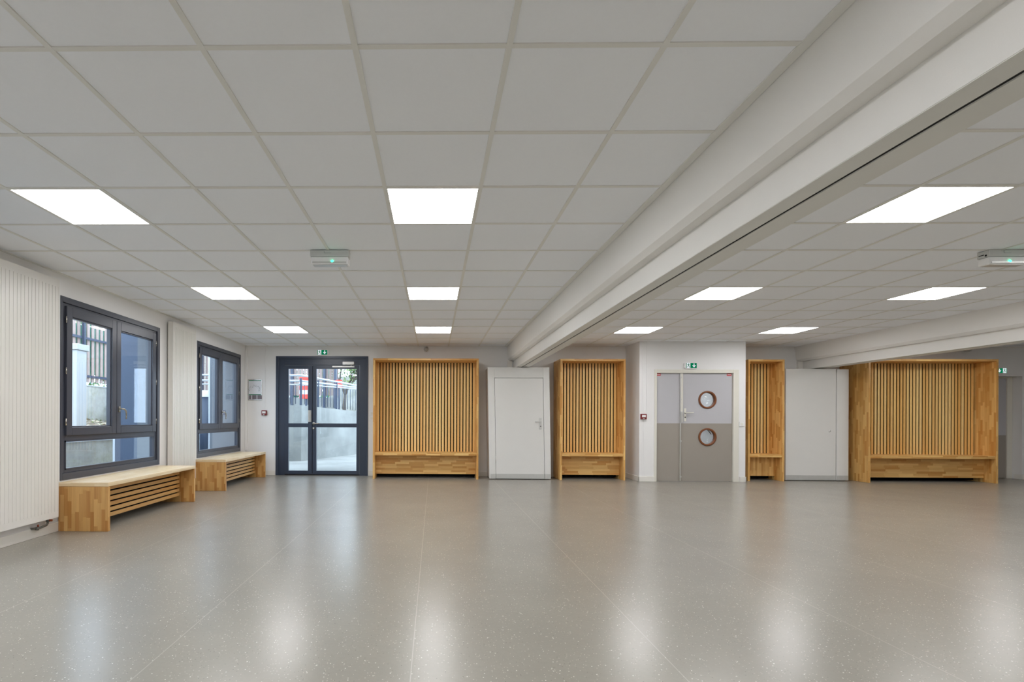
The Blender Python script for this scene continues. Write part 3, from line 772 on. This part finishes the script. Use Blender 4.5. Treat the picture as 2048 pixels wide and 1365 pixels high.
pw = thing('movable_partition', (7.2, 9.9, 0), 'stacked white movable partition without handle, beside the large right cabinet', 'movable partition')
xa, xb, ya, xm = 6.645, 7.81, 9.70, 7.585
m = MB(); m.box(xa, ya, .012, xm-.004, ya+.09, 2.118); fp = m.build('front_panel', 'panel', pw, bev=.006)
m = MB(); m.box(xm+.004, ya-.01, .012, xb, ya+.09, 2.108); f2 = m.build('end_panel', 'panel', pw, bev=.006)
m = MB(); m.box(xm-.004, ya+.02, .02, xm+.004, ya+.03, 2.1); m.build('seam_gasket', 'gasket', pw)
m = MB(); m.box(xa+.004, ya-.003, .014, xm-.006, ya+.001, .105); m.build('kick_strip', 'kick', fp)
m = MB(); m.box(xm+.006, ya-.013, .014, xb-.004, ya-.009, .105); m.build('kick_strip', 'kick', f2)
m = MB(); m.lathe([(.001, -.006), (.018, -.006), (.022, 0), (.001, 0)], (7.465, ya, .94), seg=24, closed=False); lk = m.build('lock_rosette', 'panel', fp)
m = MB(); m.tube([(7.472, ya-.009, .945), (7.472, ya-.005, .945)], .006, 8); m.build('keyhole', 'black', lk)
for k in range(3):
    y = ya+.10+k*.1; m = MB(); m.box(xa+.01, y, .012, xb-.01, y+.092, 2.11); m.build('stacked_panel', 'panel', pw, bev=.004)

# stair handrail seen through the porthole
r = MB(); r.tube([(5.95, 11.9, 1.40), (6.50, 11.9, .745)], .013); r.tube([(6.03, 11.9, 1.42), (6.53, 11.9, .82)], .009)
r.tube([(6.50, 11.9, .745), (6.50, 11.9, 0)], .012); r.tube([(5.95, 11.9, 1.40), (5.95, 11.9, 0)], .012)
tag(r.build('stair_handrail', 'grey', loc=(6.2, 11.9, 0)), 'dark sloping handrail seen through the lower porthole', 'handrail')

# ------------------------------------------------------------------ outdoors
m = MB(); m.box(-30, YB+.25, -.2, 30, 45, -.025); m.box(-30, -10, -.2, XL-.3, YB+.25, -.025)
struct(m.build('ground', 'ground'))
m = MB(); m.box(-5.68, 0, -.1, -5.5, 12.6, .765); m.box(-5.70, 0, .765, -5.48, 12.6, .785, mi=1)
tag(m.build('retaining_wall', ['mossy', 'galv'], loc=(-5.6, 6, 0)), 'low mossy concrete retaining wall outside the windows', 'retaining wall')
m = MB()
N = 14
def hz(x, y): return .74 + (-5.68-x)/3.3*.34 + .05*math.sin(x*5.1+y*3.3)*math.sin(y*2.1+x)
for i in range(N):
    for j in range(40):
        xa_, xb_ = -5.685-3.31*i/N, -5.685-3.31*(i+1)/N; ya_, yb_ = 13.*j/40, 13.*(j+1)/40
        m.face([(xa_, ya_, hz(xa_, ya_)), (xa_, yb_, hz(xa_, yb_)), (xb_, yb_, hz(xb_, yb_)), (xb_, ya_, hz(xb_, ya_))], smooth=True)
struct(m.build('ground', 'soil', loc=(-7.3, 6, .7)))
m = MB()
for k in range(1500):
    x, y = random.uniform(-8.9, -5.75), random.uniform(4.5, 12.9)
    if -6.8 < x < -6.3 and 8.9 < y < 9.4: continue
    z = hz(x, y)+random.uniform(.0, .05); a = random.uniform(0, PI); s = random.uniform(.03, .075); ti = random.uniform(-.03, .03)
    ca, sa = math.cos(a)*s, math.sin(a)*s
    m.face([(x+ca, y+sa, z+ti), (x-sa*.5, y+ca*.5, z+.012), (x-ca, y-sa, z-ti), (x+sa*.5, y-ca*.5, z+.005)], mi=random.choice((0, 0, 1, 2)))
tag(m.build('leaf_litter', ['dead', 'soil', 'leaf'], loc=(-7.3, 8, .8), fix=False), 'fallen dry leaves scattered over the soil bed', 'leaves', kind='stuff')
m = MB(); m.box(-9.25, 0, .3, -9.0, 18.7, 1.96); m.box(-9.27, 0, 1.96, -8.98, 18.7, 1.985, mi=1)
tag(m.build('retaining_wall', ['mossy', 'galv'], loc=(-9.1, 10, .3)), 'tall pale concrete wall carrying the wooden fence', 'retaining wall')
# fence with vertical boards
r = thing('board_fence', (-9.1, 13, 1.98), 'weathered vertical-board fence on the wall outside the windows', 'fence')
m = MB()
for k in range(52): y = 9.2+.18*k; m.box(-9.22, y, 2.08, -9.19, y+.10, 4.4)
m.build('fence_boards', 'fence', r)
m = MB(); m.box(-9.17, 9, 2.20, -9.14, 18.6, 2.26); m.box(-9.17, 9, 3.2, -9.14, 18.6, 3.26); m.build('fence_rail', 'rail', r)
for y in (9.1, 11.1, 13.08, 15.1, 17.1): one(-9.15, y, 1.98, -9.09, y+.06, 4.4).build('fence_post', 'rail', r)
m = MB()
for k in range(96): y = 9+.1*k; m.tube([(-9.28, y, 2.05), (-9.28, y, 4.0)], .008, 4, cap=False)
for k in range(16): z = 2.1+.12*k; m.tube([(-9.28, 9, z), (-9.28, 18.6, z)], .008, 4, cap=False)
m.box(-9.36, 9, 2.3, -9.35, 16, 3.6)
m.build('screen_mesh', 'mesh', r)
def foliage(name, pts, n, size, mats, label, cat, kind=None, loc=(0, 0, 0), trunk=None):
    m = MB()
    for _ in range(n):
        c, rad = random.choice(pts)
        while True:
            d = Vector([random.uniform(-1, 1) for _ in range(3)])
            if d.length <= 1: break
        p = Vector(c) + Vector((d.x*rad[0], d.y*rad[1], d.z*rad[2]))
        a = Vector([random.gauss(0, 1) for _ in range(3)]).normalized(); b = a.orthogonal().normalized(); s = size*random.uniform(.6, 1.3)
        m.face([p-a*s, p+b*s*.45, p+a*s, p-b*s*.45], mi=random.randrange(len(mats)))
    return m
h = foliage('', [((-10.2, y, 3.1), (.6, .9, 1.1)) for y in range(9, 18)], 4500, .085, ['leaf', 'leafl'], '', '')
tag(h.build('hedge', ['leaf', 'leafl'], loc=(-10.2, 17, 2), fix=False), 'green hedge growing behind the board fence', 'hedge')
# white post by the near window and dark bollard by the far one
r = thing('gate_post', (-6.55, 9.15, .75), 'square white post with a cap, outside the nearer window', 'post')
one(-6.72, 9.02, .75, -6.40, 9.28, 2.36).build('post_shaft', 'postwhite', r, bev=.01)
one(-6.75, 8.99, 2.36, -6.37, 9.31, 2.47).build('post_cap', 'postwhite', r, bev=.01)
r = thing('waste_bin', (-5.0, 11.2, -.025), 'blue-grey cylindrical bin with white band, outside the farther window', 'bin')
m = MB(); m.lathe([(.001, 0), (.17, 0), (.17, 1.62), (.001, 1.62)], (-4.98, 11.1, -.02), 'z', closed=False); m.build('bin_body', 'rail', r)
m = MB(); m.lathe([(.175, 1.62), (.175, 1.76), (.001, 1.76)], (-4.98, 11.1, -.02), 'z', closed=False); m.build('bin_band', 'white', r)
# ramp wall beyond the glazed door
A, B, Cc, Dd = (-9.0, 13.85), (-3.62, 13.85), (-2.45, 16.8), (-.3, 21.6)
def wseg(m, p, q, z0, zp, zq, th, mi=0):
    p = Vector(p); q = Vector(q); d = (q-p).normalized(); nn = Vector((-d.y, d.x))*th
    P = [p, q, q+nn, p+nn]; zz = [zp, zq, zq, zp]
    lo = [(a.x, a.y, z0) for a in P]; hi = [(a.x, a.y, z) for a, z in zip(P, zz)]
    m.face(lo[::-1], mi=mi); m.face(hi, mi=mi)
    for i in range(4):
        j = (i+1) % 4; m.face([lo[i], lo[j], hi[j], hi[i]], mi=mi)
m = MB()
wseg(m, A, B, -.1, 1.50, 1.50, .22); wseg(m, B, Cc, -.1, 1.50, 1.37, .22); wseg(m, Cc, Dd, -.1, 1.37, 1.2, .22)
tag(m.build('retaining_wall', 'concrete', loc=(-3.6, 14, 0)), 'grey concrete ramp wall facing the glazed door', 'retaining wall')
m = MB()
m.face([(-9, 14.05, 1.42), (-3.7, 14.05, 1.42), (-2.6, 16.9, 1.30), (-.5, 21.7, 1.15), (-.5, 40, 1.3), (-9, 40, 1.5)])
m.face([(-2.35, 16.8, -.02), (12, 14.6, -.02), (12, 30, 1.0), (-.3, 21.6, .5)])
struct(m.build('ground', 'ground', loc=(-4, 20, 1.4)))
r = thing('ramp_railing', (-3.6, 13.9, 1.5), 'blue-grey steel railing with pale handrails on the ramp wall', 'railing')
def lerp(p, q, t): return (p[0]+(q[0]-p[0])*t, p[1]+(q[1]-p[1])*t)
off = .10
pa, pb, pc, pd = (-8.9, 13.85+off), (-3.66, 13.85+off), (-2.52, 16.85), (-.4, 21.65)
for zs in ((2.33, 2.33, 2.235, 2.1), (2.18, 2.18, 2.17, 2.0), (2.075, 2.075, 2.125, 1.95)):
    m = MB(); m.tube([pa+(zs[0],), pb+(zs[1],), pc+(zs[2],), pd+(zs[3],)], .026 if zs[0] > 2.1 else .02, 8)
    m.build('handrail', 'galv', r)
def zt_(k, t): return {0: 1.5, 1: 1.5-.13*t, 2: 1.37-.17*t}[k]
for k, (p, q, n) in enumerate(((lerp(pa, pb, .55), pb, 16), (pb, pc, 19), (pc, pd, 18))):
    for i in range(n):
        t = i/n; x, y = lerp(p, q, t); z = zt_(k, t)
        if (k == 1 and i in (0, 5, 11)) or (k != 1 and i % 7 == 4):
            one(x-.027, y-.027, z, x+.027, y+.027, 2.25).build('railing_post', 'rail', r)
        else:
            m = MB(); m.tube([(x, y, z+.04), (x, y, 2.08)], .011, 6); m.build('baluster', 'rail', r)
# what stands beyond the railing
r = thing('timber_screen', (-5, 19, 1.4), 'tall brown timber screen with blue posts beyond the ramp railing', 'fence')
m = MB()
for k in range(44): x = -8.85+.12*k; m.box(x, 19, 2.0, x+.10, 19.03, 4.6)
m.build('screen_boards', 'fence', r)
for x in (-8.7, -7.4, -5.28, -4.07, -3.66): one(x-.04, 18.78, 1.52, x+.04, 18.98, 4.6).build('screen_post', 'rail', r)
one(-8.85, 18.9, 1.52, -3.6, 19.1, 1.93).build('screen_plinth', 'concrete', r)
def barrier(x, y, z, w, h, label):
    r = thing('safety_barrier', (x, y, z), label, 'barrier')
    m = MB()
    for k in range(5): m.box(x-w/2, y, z+h*k/5, x+w/2, y+.06, z+h*(k+1)/5, mi=k % 2)
    m.build('striped_board', ['barrier', 'white'], r, bev=.01)
    one(x-.03, y+.07, z-(.36 if h > .5 else .78), x+.03, y+.13, z+h*.9).build('barrier_stand', 'rail', r)
barrier(-4.28, 16.9, 1.80, .42, .72, 'tall red and white barrier board beyond the narrow glass leaf')
barrier(-3.38, 18.0, 2.22, .24, .30, 'smaller red and white board beyond the wide glass leaf')
r = thing('tree', (-4.0, 22.6, 1.3), 'bare-branched tree with light green leaves beyond the ramp', 'tree')
m = MB()
def branch(p, d, l, rad, dep):
    q = p + d*l; m.tube([p, p+d*l*.5+Vector((random.uniform(-.05, .05), 0, random.uniform(-.03, .05))), q], [rad, rad*.85, rad*.7], 6)
    tips.append(q)
    if dep:
        for _ in range(3 if dep > 1 else 2):
            e = (d + Vector((random.uniform(-.8, .8), random.uniform(-.5, .5), random.uniform(-.2, .6)))).normalized()
            branch(q, e, l*.72, rad*.62, dep-1)
tips = []
branch(Vector((-4.0, 22.6, 1.25)), Vector((.05, 0, 1)), .95, .10, 4)
m.build('trunk', 'bark', r)
fm = foliage('', [(tuple(t), (.45, .45, .35)) for t in tips[8:]] + [((-3.5, 22.6, 4.0), (1.0, .8, .8))], 2600, .07, ['leafl', 'leaf'], '', '')
fm.build('foliage', ['leafl', 'leaf'], r, fix=False)
h = foliage('', [((-5.1, 20.3, 3.2), (.8, .5, 1.2)), ((-4.6, 20.6, 2.7), (.5, .5, 1.0)), ((-5.4, 20.6, 2.2), (.6, .4, .6))], 2600, .08, ['leaf', 'mesh'], '', '')
tag(h.build('shrub', ['leaf', 'mesh'], loc=(-5, 20, 1.4), fix=False), 'blue-green shrub rising behind the timber screen', 'shrub')

m = MB(); m.box(-5.4, 26.0, .8, 6, 26.5, 3.3)
tag(m.build('stone_wall', 'mossy', loc=(1, 26, .8)), 'grey rough stone wall far behind the tree', 'wall')
